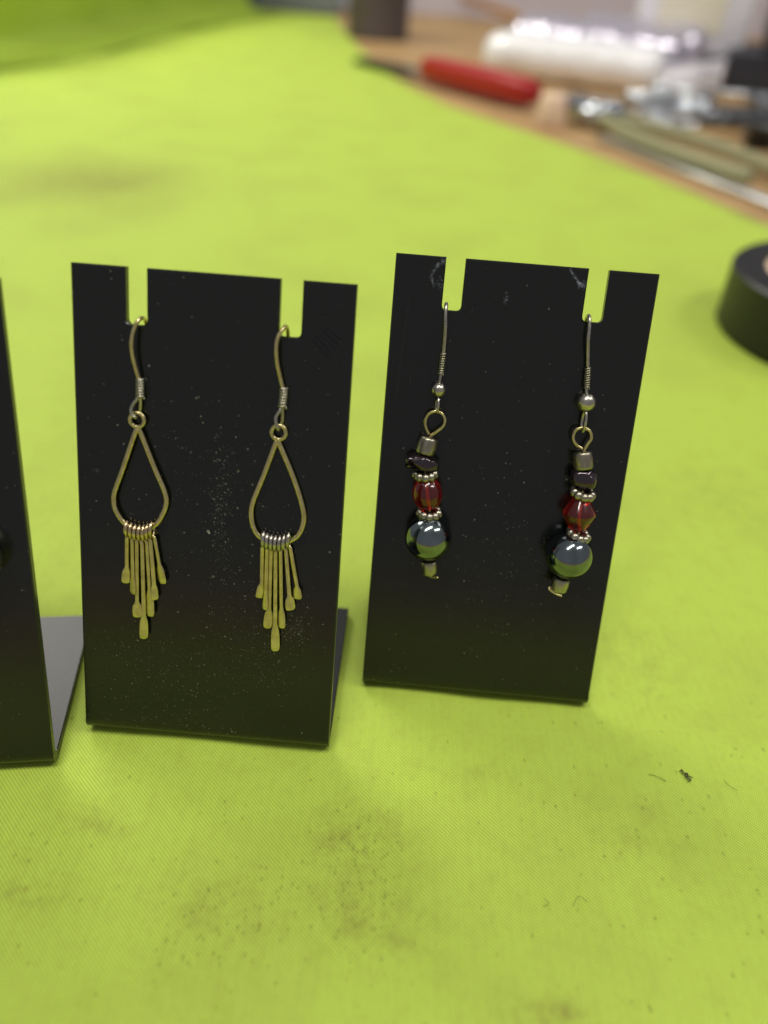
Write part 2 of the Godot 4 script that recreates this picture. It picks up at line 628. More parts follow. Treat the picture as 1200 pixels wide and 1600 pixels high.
func fringe_earring(stand: Node3D, front: Array, coil: Array, eye: Array, ring: Vector2, tear: Array, tops: Array, dangles: Array, label: String) -> void:
	var o := thing("fringe_earring", stand.position, stand.rotation.y)
	tag(o, label, "earring", "gold fringe earrings on the left full stand")
	hook(o, front, M.gold)
	var st := start()
	var ca := local(coil[0], coil[1], 1.15)
	var cb := local(coil[2], coil[3], 1.15)
	sweep(st, coil_points(ca, cb, 0.62 * MM, 7.0), 0.21 * MM, 0.21 * MM, 8)
	sweep(st, [ca, cb], 0.5 * MM, 0.5 * MM, 12)
	obj("wire_coil", st, M.silver, o)
	st = start()
	var p := []
	for i in range(0, eye.size(), 2): p.append(local(eye[i], eye[i + 1], 1.3 + 0.6 * sin(PI * i / eye.size())))
	p.append(local(ring.x + 0.1, ring.y + 0.55, 0.4))
	p.append(local(ring.x + 0.5, ring.y + 2.2, 0.7))
	p.append(local(coil[2], coil[3] + 0.2, 1.0))
	sweep(st, smooth_path(p, 5), 0.3 * MM, 0.3 * MM, 8)
	obj("hook_eye", st, M.silver, o)
	st = start()
	sweep(st, ring_points(local(ring.x, ring.y, 1.0), 1.22 * MM, Vector3.RIGHT, panel_frame().basis.y, 28), 0.36 * MM, 0.36 * MM, 10, true)
	obj("jump_ring", st, M.gold, o)
	st = start()
	p = []
	for q in tear: p.append(local(q.x, q.y, 1.0))
	sweep(st, smooth_path(p, 6), 0.42 * MM, 0.3 * MM, 12, false, panel_frame().basis.z, 0.55)
	obj("teardrop_frame", st, M.gold, o)
	for i in dangles.size():
		var d: Array = dangles[i]
		var top: Vector2 = tops[i]
		var dg := start()
		var lift := 0.85 + 0.22 * (i % 2)
		# loop round the frame wire
		var pts := []
		var side := Vector3.RIGHT * 0.0
		for k in 15:
			var a := -PI * 0.55 + TAU * 0.98 * k / 14.0
			pts.append(local(top.x + 0.12 * (k / 14.0 - 0.5), top.y - 0.25 + 1.25 * sin(a), 1.0 + 1.0 * cos(a)) + side)
		sweep(dg, pts, 0.36 * MM, 0.34 * MM, 8)
		var loop := dg
		var part := MeshInstance3D.new()
		# rod and flattened paddle in one piece of wire
		var rod := start()
		var a0 := Vector3(top.x, top.y - 1.2, 1.0)
		var a1 := Vector3(d[0].x, d[0].y, 0.95)
		var a2 := Vector3(d[1].x, d[1].y, lift)
		var a3 := Vector3(d[2].x, d[2].y, lift)
		var hw: float = d[3]
		var line := []
		var ra := []
		var rb := []
		for q in [[a0, 0.3, 0.28], [a1, 0.36, 0.26], [a1.lerp(a2, 0.5), 0.37, 0.24], [a2.lerp(a3, -0.12), 0.38, 0.22], [a2.lerp(a3, 0.02), 0.38 + (hw - 0.38) * 0.3, 0.2], [a2.lerp(a3, 0.14), 0.38 + (hw - 0.38) * 0.7, 0.17], [a2.lerp(a3, 0.32), hw * 0.94, 0.14], [a2.lerp(a3, 0.55), hw, 0.13], [a2.lerp(a3, 0.8), hw, 0.12], [a2.lerp(a3, 0.92), hw * 0.9, 0.11], [a2.lerp(a3, 0.975), hw * 0.68, 0.09], [a3, hw * 0.35, 0.05]]:
			line.append(local(q[0].x, q[0].y, q[0].z))
			ra.append(q[1] * MM)
			rb.append(q[2] * MM)
		var twist := panel_frame().basis.z.rotated(panel_frame().basis.y, [0.3, -0.35, 0.12, 0.25, -0.2, 0.4, -0.3][i]).rotated(Vector3.RIGHT, [0.1, -0.12, -0.22, -0.08, 0.14, -0.05, 0.2][(i + (0 if tops[0].x < 0 else 3)) % 7])
		sweep(rod, line, ra, rb, 12, false, twist, 0.25)
		var piece := obj("dangle", rod, M.brass, o)
		obj("loop", loop, M.rose if tops[0].x < 0 else M.silver, piece)
		part.free()


func spacer(o: Node3D, c: Vector3, axis: Vector3, r: float, beads := 9) -> void:
	# a daisy spacer: small balls soldered in a ring round the string
	var st := start()
	var x := axis.cross(Vector3.FORWARD).normalized()
	var y := axis.cross(x).normalized()
	var br := r * sin(PI / beads) * 1.04
	for i in beads:
		var a := TAU * (i + 0.3) / beads
		turned(st, c + (x * cos(a) + y * sin(a)) * (r - br), axis, ball_profile(br, 8), 10)
	sweep(st, ring_points(c, r - 1.6 * br, x, y, 18), br * 0.7, br * 0.6, 8, true)
	obj("daisy_spacer", st, M.antique, o)


func bead_earring(stand: Node3D, front: Array, coil: Array, bead: Vector2, bead_r: float, link: Array, loop_pts: Array, s: Array, bicone: Vector3, chip_size: Vector2, tilt: Array, wire_end: Array, label: String) -> void:
	var o := thing("bead_earring", stand.position, stand.rotation.y)
	tag(o, label, "earring", "beaded earrings on the right stand")
	hook(o, front, M.silver)
	var st := start()
	sweep(st, coil_points(local(coil[0], coil[1], 1.2), local(coil[2], coil[3], 1.3), 0.47 * MM, 9.0), 0.17 * MM, 0.17 * MM, 8)
	obj("wire_coil", st, M.antique, o)
	st = start()
	sweep(st, [local(coil[0], coil[1], 1.2), local(coil[2], coil[3], 1.3), local(bead.x, bead.y, 1.6), local(link[0], link[1], 1.8)], 0.3 * MM, 0.3 * MM, 8)
	obj("wire_stem", st, M.silver, o)
	st = start()
	var ax := local(coil[2], coil[3], 1.3) - local(bead.x, bead.y, 1.6)
	turned(st, local(bead.x, bead.y, 1.6), ax, ball_profile(bead_r * MM, 18), 24)
	obj("round_bead", st, M.silver, o)
	# the eye below the bead, seen edge on: a narrow loop in the depth direction
	st = start()
	var lp := []
	var c := Vector2((link[0] + link[2]) / 2, (link[1] + link[3]) / 2)
	var half := absf(link[1] - link[3]) / 2 - 0.1
	for i in 20:
		var a := TAU * i / 20
		lp.append(local(c.x + 0.16 * sin(a), c.y + half * cos(a), 1.9 + 0.95 * sin(a)))
	sweep(st, lp, 0.29 * MM, 0.29 * MM, 8, true)
	obj("hook_eye", st, M.silver, o)
	st = start()
	var p := []
	for i in range(0, loop_pts.size(), 2): p.append(local(loop_pts[i], loop_pts[i + 1], 1.9 + 0.25 * (i / float(loop_pts.size()) - 0.5)))
	sweep(st, smooth_path(p, 5), 0.3 * MM, 0.3 * MM, 10)
	obj("pin_loop", st, M.gold, o)
	# the strung stack; s = [u, v] of capsule, chip, spacer, bicone, spacer, ball, tube
	var q := []
	var w := [2.4, 2.8, 3.0, 3.2, 3.4, 3.7, 3.2]
	for i in 7: q.append(local(s[i].x, s[i].y, w[i]))
	st = start()
	turned(st, q[0], q[0] - q[1] if absf(s[0].x - s[1].x) < 0.75 else local(0.25, 1, 0) - local(0, 0, 0), barrel(1.9 * MM, 1.72 * MM), 24)
	obj("pewter_bead", st, M.pewter, o)
	st = start()
	var ca: Vector3 = local(tilt[0], 1, 0.1) - local(0, 0, 0)
	chip(st, q[1], ca, chip_size.x * MM, chip_size.y * MM, int(tilt[3]))
	obj("garnet_chip", st, M.chip, o)
	spacer(o, q[2], local(tilt[1], 1, 0.28) - local(0, 0, 0), 2.6 * MM)
	st = start()
	var bx: Vector3 = (q[2] - q[4]).normalized()
	var rr := bicone.x * MM
	var hh := bicone.y * MM
	var rd := bicone.z
	var prof := []
	for i in 13:
		var t := -1.0 + i / 6.0
		var k := (1.0 - pow(absf(t), 1.0 + rd * 1.1) * (1.0 - 0.42 - 0.12 * rd))
		prof.append(Vector2(t * hh, rr * k * (1.0 if absf(t) < 0.99 else 0.94)))
	prof.push_front(Vector2(-hh, rr * 0.1)); prof.append(Vector2(hh, rr * 0.1))
	turned(st, q[3], bx, prof, 32 if rd > 0.5 else 26)
	obj("red_glass_bead", st, M.red, o)
	spacer(o, q[4], local(tilt[2], 1, 0.28) - local(0, 0, 0), 2.6 * MM)
	st = start()
	var sx: Vector3 = (q[4] - q[6]).normalized()
	turned(st, q[5], sx, ball_profile(4.5 * MM, 36), 48)
	obj("hematite_ball", st, M.hematite, o)
	st = start()
	turned(st, q[6], q[5] - q[6], barrel(1.68 * MM, 1.4 * MM, 0.2), 24)
	obj("tube_bead", st, M.antique, o)
	st = start()
	p = [q[0] + bx * 1.2 * MM, q[2], q[3], q[4], q[5], q[6], q[6] - (q[5] - q[6]).normalized() * 1.2 * MM]
	for i in range(0, wire_end.size(), 2): p.append(local(wire_end[i], wire_end[i + 1], 3.4 + 0.3 * i))
	sweep(st, smooth_path(p, 4), 0.26 * MM, 0.22 * MM, 8)
	obj("head_pin", st, M.gold, o)


func chip(st: SurfaceTool, c: Vector3, axis: Vector3, r: float, h: float, seed_no: int) -> void:
	# a tumbled stone chip: a squat uneven lump drilled through its short axis
	var f := FastNoiseLite.new()
	f.seed = seed_no
	f.frequency = 0.55
	axis = axis.normalized()
	var x := axis.cross(Vector3.FORWARD).normalized()
	var y := axis.cross(x).normalized()
	var rows := 14
	var seg := 22
	var pt := func(i: int, j: int) -> Vector3:
		var a := PI * i / rows
		var b := TAU * (j % seg) / seg
		var d := Vector3(sin(a) * cos(b), -cos(a), sin(a) * sin(b))
		var k := 1.0 + 0.32 * f.get_noise_3d(d.x * 2.2, d.y * 2.2, d.z * 2.2)
		var flat := signf(d.y) * pow(absf(d.y), 0.7)
		var skew := 0.3 * d.x * (1.0 if seed_no == 3 else 0.25) * (0.5 - d.x)
		return c + (x * d.x * r + y * d.z * r * 0.75) * k + axis * (flat * h * k + skew * h)
	for i in rows:
		for j in seg:
			tri(st, pt.call(i, j), pt.call(i + 1, j), pt.call(i, j + 1))
			tri(st, pt.call(i, j + 1), pt.call(i + 1, j), pt.call(i + 1, j + 1))


# ---------------------------------------------------------------- lamps
func ceiling_lamp(at: Vector3, turn: float, length: float, width: float, energy: float, label: String) -> void:
	var o := thing("ceiling_lamp", at, turn)
	tag(o, label, "lamp", "fluorescent ceiling lamps")
	var st := start()
	box(st, Transform3D(Basis(), Vector3(0, 0.05, 0)), Vector3(length + 0.06, 0.05, width + 0.06), 0.004)
	obj("housing", st, M.white, o)
	st = start()
	sweep(st, [Vector3(-length / 2, 0.005, 0), Vector3(length / 2, 0.005, 0)], width / 2, 0.015, 16, false, Vector3.UP)
	obj("tube", st, M.glow, o)
	var l := AreaLight3D.new()
	l.area_size = Vector2(length, width)
	l.light_energy = energy
	l.light_color = Color(1.0, 0.985, 0.95)
	l.area_range = 12.0
	l.area_attenuation = 2.0
	l.shadow_enabled = true
	l.name = "light"
	o.add_child(l, true)
	l.position = Vector3(0, -0.014, 0)
	l.rotation.x = -PI / 2


func set_prop(o: Object, key: String, v: Variant) -> void:
	if key in o: o.set(key, v)


# ---------------------------------------------------------------- the scene
func _ready() -> void:
	var cam := Camera3D.new()
	cam.name = "camera"
	cam.transform = Transform3D(Basis(Vector3.RIGHT, -0.626) * Basis(Vector3.BACK, 0.07), Vector3(0, 0.1294, 0))
	var att := CameraAttributesPhysical.new()
	att.frustum_focal_length = 12.0 / (800.0 / 1258.65)
	att.frustum_focus_distance = 0.148
	att.frustum_near = 0.01
	att.frustum_far = 60.0
	att.exposure_aperture = 5.1
	cam.attributes = att
	cam.current = true
	add_child(cam)
	var we := WorldEnvironment.new()
	we.name = "world_environment"
	var env := Environment.new()
	env.background_mode = Environment.BG_COLOR
	env.background_color = Color(0.30, 0.30, 0.31).linear_to_srgb()
	env.tonemap_mode = Environment.TONE_MAPPER_LINEAR
	env.tonemap_exposure = 0.83
	env.sdfgi_enabled = true
	env.ssao_enabled = true
	env.ssil_enabled = true
	we.environment = env
	add_child(we)
	M.white = paint(Color8(225, 225, 222), 0.6)
	M.glow = paint(Color8(250, 250, 245), 0.4)
	M.glow.emission_enabled = true
	M.glow.emission = Color(1.0, 0.98, 0.94)
	M.glow.emission_energy_multiplier = 4.0
	var dir := atan2(0.79, 1.2)
	ceiling_lamp(Vector3(-0.14, 2.0, 0.14), dir, 1.3, 0.1, 2.3, "long fluorescent ceiling lamp straight above the stands")
	ceiling_lamp(Vector3(1.5, 2.0, -0.1), dir, 1.3, 0.1, 2.2, "long fluorescent ceiling lamp to the right of the bench")
	ceiling_lamp(Vector3(-0.68, 1.0, -1.05), dir, 0.6, 0.5, 1.05, "low hung fluorescent work lamp over the far left of the bench")
	make_materials()
	build_bench()
	build_cloth()
	build_stands()
	build_background()
	build_lint()


func build_bench() -> void:
	var wood := paint(Color8(255, 255, 255), 0.55)
	wood.albedo_texture = noise_texture(0.012, Color8(156, 122, 80), Color8(198, 164, 114), 512, 5)
	wood.uv1_triplanar = true
	wood.uv1_world_triplanar = true
	wood.uv1_scale = Vector3(1.2, 1.2, 7.0)
	var st := start()
	box(st, Transform3D(Basis(), Vector3(0.5, -0.0215, -0.75)), Vector3(3.6, 0.04, 2.3), 0.003)
	tag(obj("table_top", st, wood), "", "", "", "structure")
	st = start()
	box(st, Transform3D(Basis(), Vector3(0.62, 0.2, -1.86)), Vector3(1.5, 0.44, 0.03), 0.003)
	tag(obj("back_board", st, paint(Color8(196, 188, 196), 0.6)), "plain grey board standing along the back edge of the workbench", "board")


func build_stands() -> void:
	var dust_a := plastic_with_dust(0)
	var dust_b := plastic_with_dust(1)
	var dust_c := plastic_with_dust(2)
	M.base_plastic = dust_b.duplicate()
	M.base_plastic.albedo_texture = dust_a.albedo_texture
	M.base_plastic.roughness = 0.38
	var a := earring_stand(Vector3(-0.031, 0, -0.0982), -0.0225, dust_a, "black plastic earring stand, dusty, holding the two gold fringe earrings")
	var b := earring_stand(Vector3(0.0214, 0, -0.114), -0.0351, dust_b, "black plastic earring stand with pale glue smears, holding the two beaded earrings")
	var c := earring_stand(Vector3(-0.0805, 0, -0.0865), 0.1548, dust_c, "black plastic earring stand cut off by the left edge of the photo")
	fringe_earring(a, [[-12.03, 79.28, 0.9], [-12.58, 78.0, 1.5], [-12.93, 75.9, 1.9], [-12.85, 73.5, 1.7], [-12.34, 70.9, 1.3], [-11.82, 69.0, 1.1]],
		[-11.82, 69.66, -11.85, 66.43], [-12.07, 66.63, -13.1, 65.02, -13.05, 63.72, -12.5, 63.2], Vector2(-12.47, 62.65),
		[Vector2(-12.33, 61.16), Vector2(-12.81, 60.46), Vector2(-15.15, 53.58), Vector2(-16.56, 49.64), Vector2(-16.73, 47.68), Vector2(-16.36, 46.05), Vector2(-14.91, 43.93), Vector2(-12.32, 42.6), Vector2(-9.5, 44.1), Vector2(-8.13, 46.2), Vector2(-7.45, 48.49), Vector2(-7.85, 50.66), Vector2(-9.43, 54.33), Vector2(-11.89, 60.53), Vector2(-12.3, 61.3)],
		[Vector2(-14.42, 43.3), Vector2(-13.67, 43.0), Vector2(-12.94, 42.8), Vector2(-12.18, 42.75), Vector2(-11.44, 42.8), Vector2(-10.76, 43.1), Vector2(-10.06, 43.5)],
		[[Vector2(-14.54, 41.13), Vector2(-14.68, 35.5), Vector2(-14.89, 32.55), 0.84], [Vector2(-13.65, 40.64), Vector2(-13.55, 33.56), Vector2(-13.59, 30.6), 0.66], [Vector2(-12.78, 40.43), Vector2(-12.86, 28.88), Vector2(-12.72, 26.04), 1.01], [Vector2(-11.83, 40.37), Vector2(-11.6, 26.3), Vector2(-11.67, 21.94), 0.81], [Vector2(-11.0, 40.73), Vector2(-10.61, 31.32), Vector2(-10.51, 26.4), 0.87], [Vector2(-10.32, 41.22), Vector2(-9.69, 32.73), Vector2(-9.48, 29.88), 0.63], [Vector2(-9.56, 41.57), Vector2(-8.76, 36.47), Vector2(-8.17, 33.02), 0.87]],
		"gold teardrop earring with seven paddle dangles, hanging in the left slot of its dusty stand")
	fringe_earring(a, [[11.94, 79.8, 0.9], [11.24, 78.61, 1.5], [10.99, 76.94, 1.9], [11.15, 74.45, 1.7], [11.71, 71.96, 1.3], [12.3, 69.7, 1.1]],
		[12.43, 70.11, 12.24, 66.76], [12.14, 66.64, 11.35, 65.27, 11.48, 63.98, 11.8, 63.2], Vector2(11.78, 62.49),
		[Vector2(11.46, 60.96), Vector2(11.15, 60.01), Vector2(9.38, 54.52), Vector2(7.8, 50.02), Vector2(7.52, 47.5), Vector2(8.08, 45.04), Vector2(9.34, 43.46), Vector2(12.2, 42.44), Vector2(14.85, 43.52), Vector2(16.14, 44.9), Vector2(16.75, 47.2), Vector2(16.45, 49.66), Vector2(14.78, 54.44), Vector2(12.05, 60.35), Vector2(11.6, 61.1)],
		[Vector2(9.85, 43.5), Vector2(10.53, 43.2), Vector2(11.26, 43.0), Vector2(11.99, 42.95), Vector2(12.74, 43.0), Vector2(13.49, 43.25), Vector2(14.25, 43.7)],
		[[Vector2(9.67, 41.5), Vector2(9.76, 34.58), Vector2(9.43, 31.91), 0.78], [Vector2(10.49, 41.29), Vector2(10.57, 32.45), Vector2(10.55, 29.78), 0.6], [Vector2(11.25, 41.07), Vector2(11.3, 29.7), Vector2(11.14, 26.09), 0.89], [Vector2(12.05, 40.86), Vector2(12.52, 26.67), Vector2(12.75, 21.73), 0.81], [Vector2(12.92, 41.22), Vector2(13.5, 29.91), Vector2(13.7, 26.33), 0.73], [Vector2(13.86, 41.59), Vector2(14.9, 32.7), Vector2(15.23, 30.13), 0.92], [Vector2(14.66, 41.8), Vector2(16.11, 34.58), Vector2(16.3, 32.3), 0.87]],
		"gold teardrop earring with seven paddle dangles, hanging in the right slot of its dusty stand")
	bead_earring(b, [[-13.73, 79.22, 0.9], [-13.68, 77.53, 1.7], [-13.5, 75.73, 1.9], [-13.39, 73.46, 1.6], [-13.35, 70.5, 1.2]], [-13.42, 70.7, -13.51, 66.84], Vector2(-13.64, 64.04), 1.4, [-13.72, 62.8, -13.45, 59.67],
		[-14.61, 55.7, -15.23, 56.75, -15.54, 58.15, -15.01, 59.51, -13.81, 60.09, -12.66, 59.82, -11.9, 58.69, -12.2, 57.35, -13.19, 56.38, -14.29, 55.28, -14.6, 54.3],
		[Vector2(-14.78, 53.46), Vector2(-15.45, 50.55), Vector2(-14.6, 48.22), Vector2(-13.85, 44.47), Vector2(-13.14, 40.83), Vector2(-12.89, 35.97), Vector2(-12.14, 29.86)],
		Vector3(2.85, 2.95, 1.0), Vector2(3.15, 1.55), [-0.1, -0.13, -0.04, 3], [-12.29, 28.28, -11.14, 28.13, -10.23, 28.42],
		"beaded earring with a wide flat dark chip, hanging nearest the right stand's left edge")
	bead_earring(b, [[12.05, 79.22, 0.9], [12.16, 77.75, 1.7], [12.24, 75.64, 1.9], [12.53, 73.55, 1.6], [13.06, 70.3, 1.2]], [13.07, 70.33, 13.38, 66.53], Vector2(13.62, 64.1), 1.78, [13.49, 62.74, 13.79, 58.51],
		[14.51, 54.6, 14.51, 55.05, 14.97, 56.47, 15.48, 57.54, 15.06, 58.86, 13.64, 59.41, 12.39, 58.85, 12.16, 57.35, 12.89, 56.17, 14.11, 55.48],
		[Vector2(14.49, 53.32), Vector2(15.21, 49.94), Vector2(15.2, 47.26), Vector2(15.12, 43.22), Vector2(15.51, 39.21), Vector2(14.27, 34.91), Vector2(13.54, 28.79)],
		Vector3(3.2, 3.25, 0.12), Vector2(2.5, 2.0), [0.05, 0.16, 0.28, 8], [11.41, 27.94, 12.51, 27.2, 13.92, 26.93],
		"beaded earring with a rounder dark stone, hanging nearest the right stand's right edge")
	# the third stand's right-hand earring: only the edge of its bead is in the picture
	var o := thing("pendant_earring", c.position, c.rotation.y)
	tag(o, "silver bead earring on the stand cut off at the left, only its bead's edge showing", "earring")
	hook(o, [[12.6, 79.2, 0.9], [12.4, 77.0, 1.8], [12.6, 73.0, 1.6], [13.0, 70.0, 1.2], [13.6, 60.0, 1.4], [15.4, 48.0, 2.6]], M.silver)
	var st := start()
	turned(st, local(15.9, 42.8, 3.0), Vector3.UP, ball_profile(3.9 * MM, 18, 1.05), 24)
	obj("round_bead", st, M.antique, o)


func build_background() -> void:
	# black tape roll, cut by the right edge
	var t := thing("tape_roll", Vector3(0.191, 0.0005, -0.325))
	tag(t, "thick roll of black tape lying flat on the cloth at the right", "tape")
	var st := start()
	var ro := 0.055
	var ri := 0.042
	var prof := [Vector2(ri, 0.0), Vector2(ro - 0.001, 0.0), Vector2(ro, 0.001), Vector2(ro, 0.024), Vector2(ro - 0.001, 0.025), Vector2(ri, 0.025)]
	var lathe := func(s: SurfaceTool, pr: Array, seg: int) -> void:
		for i in pr.size():
			var p: Vector2 = pr[i]
			var q: Vector2 = pr[(i + 1) % pr.size()]
			for j in seg:
				var a := TAU * j / seg
				var b := TAU * (j + 1) / seg
				var pa := Vector3(cos(a) * p.x, p.y, sin(a) * p.x)
				var pb := Vector3(cos(b) * p.x, p.y, sin(b) * p.x)
				var qa := Vector3(cos(a) * q.x, q.y, sin(a) * q.x)
				var qb := Vector3(cos(b) * q.x, q.y, sin(b) * q.x)
				quad(s, pa, pb, qb, qa)
	st.set_smooth_group(-1)
	lathe.call(st, prof, 72)
	obj("tape", st, paint(Color8(17, 17, 17), 0.42), t)
	st = start()
	st.set_smooth_group(-1)
	lathe.call(st, [Vector2(ri - 0.003, 0.0008), Vector2(ri - 0.0002, 0.0008), Vector2(ri - 0.0002, 0.0242), Vector2(ri - 0.003, 0.0242)], 72)
	obj("core", st, paint(Color8(214, 188, 160), 0.8), t)

	# dark tin can at the cloth's far corner
	var can := thing("tin_can", Vector3(-0.058, -0.0015, -1.365))
	tag(can, "dark brown tin can standing beside the far corner of the cloth", "can")
	st = start()
	turned(st, Vector3.ZERO, Vector3.UP, [Vector2(0, 0.05), Vector2(0, 0.044), Vector2(0.003, 0.0455), Vector2(0.006, 0.044), Vector2(0.1, 0.044), Vector2(0.113, 0.044), Vector2(0.116, 0.0455), Vector2(0.119, 0.044)], 40)
	obj("can_body", st, paint(Color8(74, 62, 58), 0.45), can)
	st = start()
	turned(st, Vector3(0, 0.1185, 0), Vector3.UP, [Vector2(0, 0.02), Vector2(0, 0.042), Vector2(0.0015, 0.042), Vector2(0.0015, 0.02)], 40)
	obj("can_lid", st, M.dark_steel, can)
	var g := thing("metal_case", Vector3(-0.31, -0.0015, -1.7), 0.1)
	tag(g, "grey green metal case beyond the far edge of the cloth, left of the can", "case")
	st = start()
	box(st, Transform3D(Basis(), Vector3(0, 0.09, 0)), Vector3(0.34, 0.18, 0.12), 0.01)
	obj("case_body", st, paint(Color8(112, 118, 120), 0.5), g)
	st = start()
	box(st, Transform3D(Basis(), Vector3(0, 0.13, 0.062)), Vector3(0.06, 0.03, 0.006), 0.002)
	obj("latch", st, M.steel, g)

	# red handled scraper: a flat steel blade and a moulded handle
	var s0 := Vector3(0.012, 0.012, -0.96)
	var s1 := Vector3(0.112, 0.012, -0.83)
	var e := (s1 - s0).normalized()
	var tool := thing("hand_file", Vector3(s0.x, 0, s0.z))
	tag(tool, "hand file with a red plastic handle and grey steel blade, lying beyond the cloth", "file")
	st = start()
	var off := Vector3(s0.x, 0, s0.z)
	var hl := []
	var ha := []
	var hb := []
	for q in [[0.0, 0.009], [0.03, 0.0125], [0.15, 0.0135], [0.45, 0.0145], [0.75, 0.0145], [0.93, 0.0135], [0.985, 0.0105], [1.0, 0.004]]:
		hl.append(s0.lerp(s1, q[0]) - off + Vector3.UP * 0.002)
		ha.append(q[1])
		hb.append(q[1] * 0.85)
	sweep(st, hl, ha, hb, 20, false, Vector3.UP, 0.55)
	obj("handle", st, paint(Color8(165, 22, 24), 0.4), tool)
	st = start()
	sweep(st, [s0 - off - e * 0.125 + Vector3.DOWN * 0.008, s0 - off - e * 0.02 + Vector3.DOWN * 0.004, s0 - off + e * 0.01], [0.011, 0.012, 0.006], [0.003, 0.0035, 0.003], 12, false, Vector3.UP, 0.7)
	obj("blade", st, M.dark_steel, tool)

	# clear plastic bag with glare
	var bag := thing("plastic_package", Vector3(0.175, -0.0015, -1.03), -0.43)
	tag(bag, "shiny package of white rolls in clear silvery plastic, lying behind the red handle", "package")
	var f := FastNoiseLite.new()
	f.frequency = 1.0
	f.seed = 12
	var film := paint(Color8(248, 248, 250), 0.14)
	film.clearcoat_enabled = true
	film.clearcoat = 1.0
	film.clearcoat_roughness = 0.06
	var wrap := paint(Color8(206, 200, 214), 0.22)
	wrap.clearcoat_enabled = true
	wrap.clearcoat = 1.0
	wrap.clearcoat_roughness = 0.12
	wrap.metallic = 0.55
	for m in [film, wrap]:
		m.heightmap_enabled = true
		m.heightmap_texture = M.mottle
		m.heightmap_scale = 1.2
		m.uv1_triplanar = true
		m.uv1_scale = Vector3(9, 4, 9)
	for roll in [["white_roll", 0.0, 0.0, 0.023, 0.2, film, 0.05], ["film_wrap", 0.012, -0.05, 0.031, 0.2, wrap, 0.1], ["film_wrap", 0.05, -0.1, 0.033, 0.15, wrap, 0.1]]:
		st = start()
		var pts := []
		var ra := []
		var rb := []
		for i in 27:
			var u := i / 26.0
			var k: float = 1.0 if i > 1 and i < 25 else [0.72, 0.95, 0.0, 0.92, 0.6][i if i < 2 else i - 22]
			var w: float = k * roll[3] * (1.0 + roll[6] * f.get_noise_1d(u * 6.0 + roll[3] * 400.0))
			pts.append(Vector3(roll[1] + (u - 0.5) * roll[4], roll[3] + 0.003 * f.get_noise_1d(u * 4.0), roll[2]))
			ra.append(w * 1.25)
			rb.append(w)
		sweep(st, pts, ra, rb, 28, false, Vector3.UP, 0.2)
		obj(roll[0], st, roll[5], bag)
	st = start()
	var rows := 14
	var ring := []
	for i in rows + 1:
		var u := float(i) / rows
		var line := []
		for j in 15:
			var v := j / 14.0 - 0.5
			line.append(Vector3(0.098 + u * 0.06, 0.021 + 0.018 * sin(v * 9.0 + u * 3.0) * (0.4 + u) - 0.006 * u, v * (0.035 + 0.05 * u) - 0.01))
		ring.append(line)
	for i in rows:
		for j in 14:
			quad(st, ring[i][j], ring[i][j + 1], ring[i + 1][j + 1], ring[i + 1][j])
	var clear := StandardMaterial3D.new()
	clear.albedo_color = Color(0.95, 0.95, 1.0, 0.45)
	clear.transparency = BaseMaterial3D.TRANSPARENCY_ALPHA
	clear.roughness = 0.1
	obj("gathered_end", st, clear, bag)

	# cream rubber stopper
	var stop := thing("rubber_stopper", Vector3(0.119, -0.0015, -0.762))
	tag(stop, "small cream rubber stopper between the red handle and the pliers", "stopper")
	st = start()
	turned(st, Vector3.ZERO, Vector3.UP, [Vector2(0, 0.002), Vector2(0.0, 0.0125), Vector2(0.002, 0.0135), Vector2(0.024, 0.0105), Vector2(0.026, 0.009), Vector2(0.026, 0.002)], 24)
	obj("stopper_body", st, paint(Color8(226, 196, 172), 0.7), stop)

	pliers("pliers", Vector3(0.165, 0, -0.775), Vector2(0.245, -0.585), M.chrome, paint(Color8(150, 148, 110), 0.5), "bright steel pliers with olive grey handles, lying nearest the cloth edge")
	pliers("pliers", Vector3(0.262, 0, -0.845), Vector2(0.42, -0.78), M.chrome, paint(Color8(40, 42, 48), 0.4), "second pair of pliers, black handled, behind the olive handled pair")
	# steel rule on the wood
	var r := thing("steel_rule", Vector3(0.196, -0.0015, -0.628), 0.0)
	tag(r, "pale steel rule lying along the cloth edge in front of the pliers", "rule")
	st = start()
	var d := Vector3(0.233 - 0.156, 0, -0.547 + 0.722).normalized()
	sweep(st, [d * -0.098 + Vector3.UP * 0.003, d * 0.14 + Vector3.UP * 0.003], 0.0065, 0.0016, 8, false, Vector3.UP, 1.0)
	obj("rule_body", st, metal(Color8(232, 234, 232), 0.4), r)

	for i in 4:
		var a: Vector2 = [Vector2(0.222, -0.755), Vector2(0.26, -0.92), Vector2(0.255, -0.715), Vector2(0.225, -0.805)][i]
		var b: Vector2 = [Vector2(0.36, -0.80), Vector2(0.42, -0.90), Vector2(0.33, -0.64), Vector2(0.36, -0.865)][i]
		wrench(a, b, 0.004 + 0.006 * (i % 3), [M.chrome, M.chrome, M.dark_steel, M.chrome][i], ["bright steel spanner between the two pairs of pliers", "bright steel spanner lying farthest back among the tools", "dark steel spanner nearest the right edge", "bright steel spanner on top of the black handled pliers"][i])
	# parts tray with loose metal bits, right of the pliers
	var bit_m := [M.chrome, M.chrome, M.plastic]
	rng.seed = 3
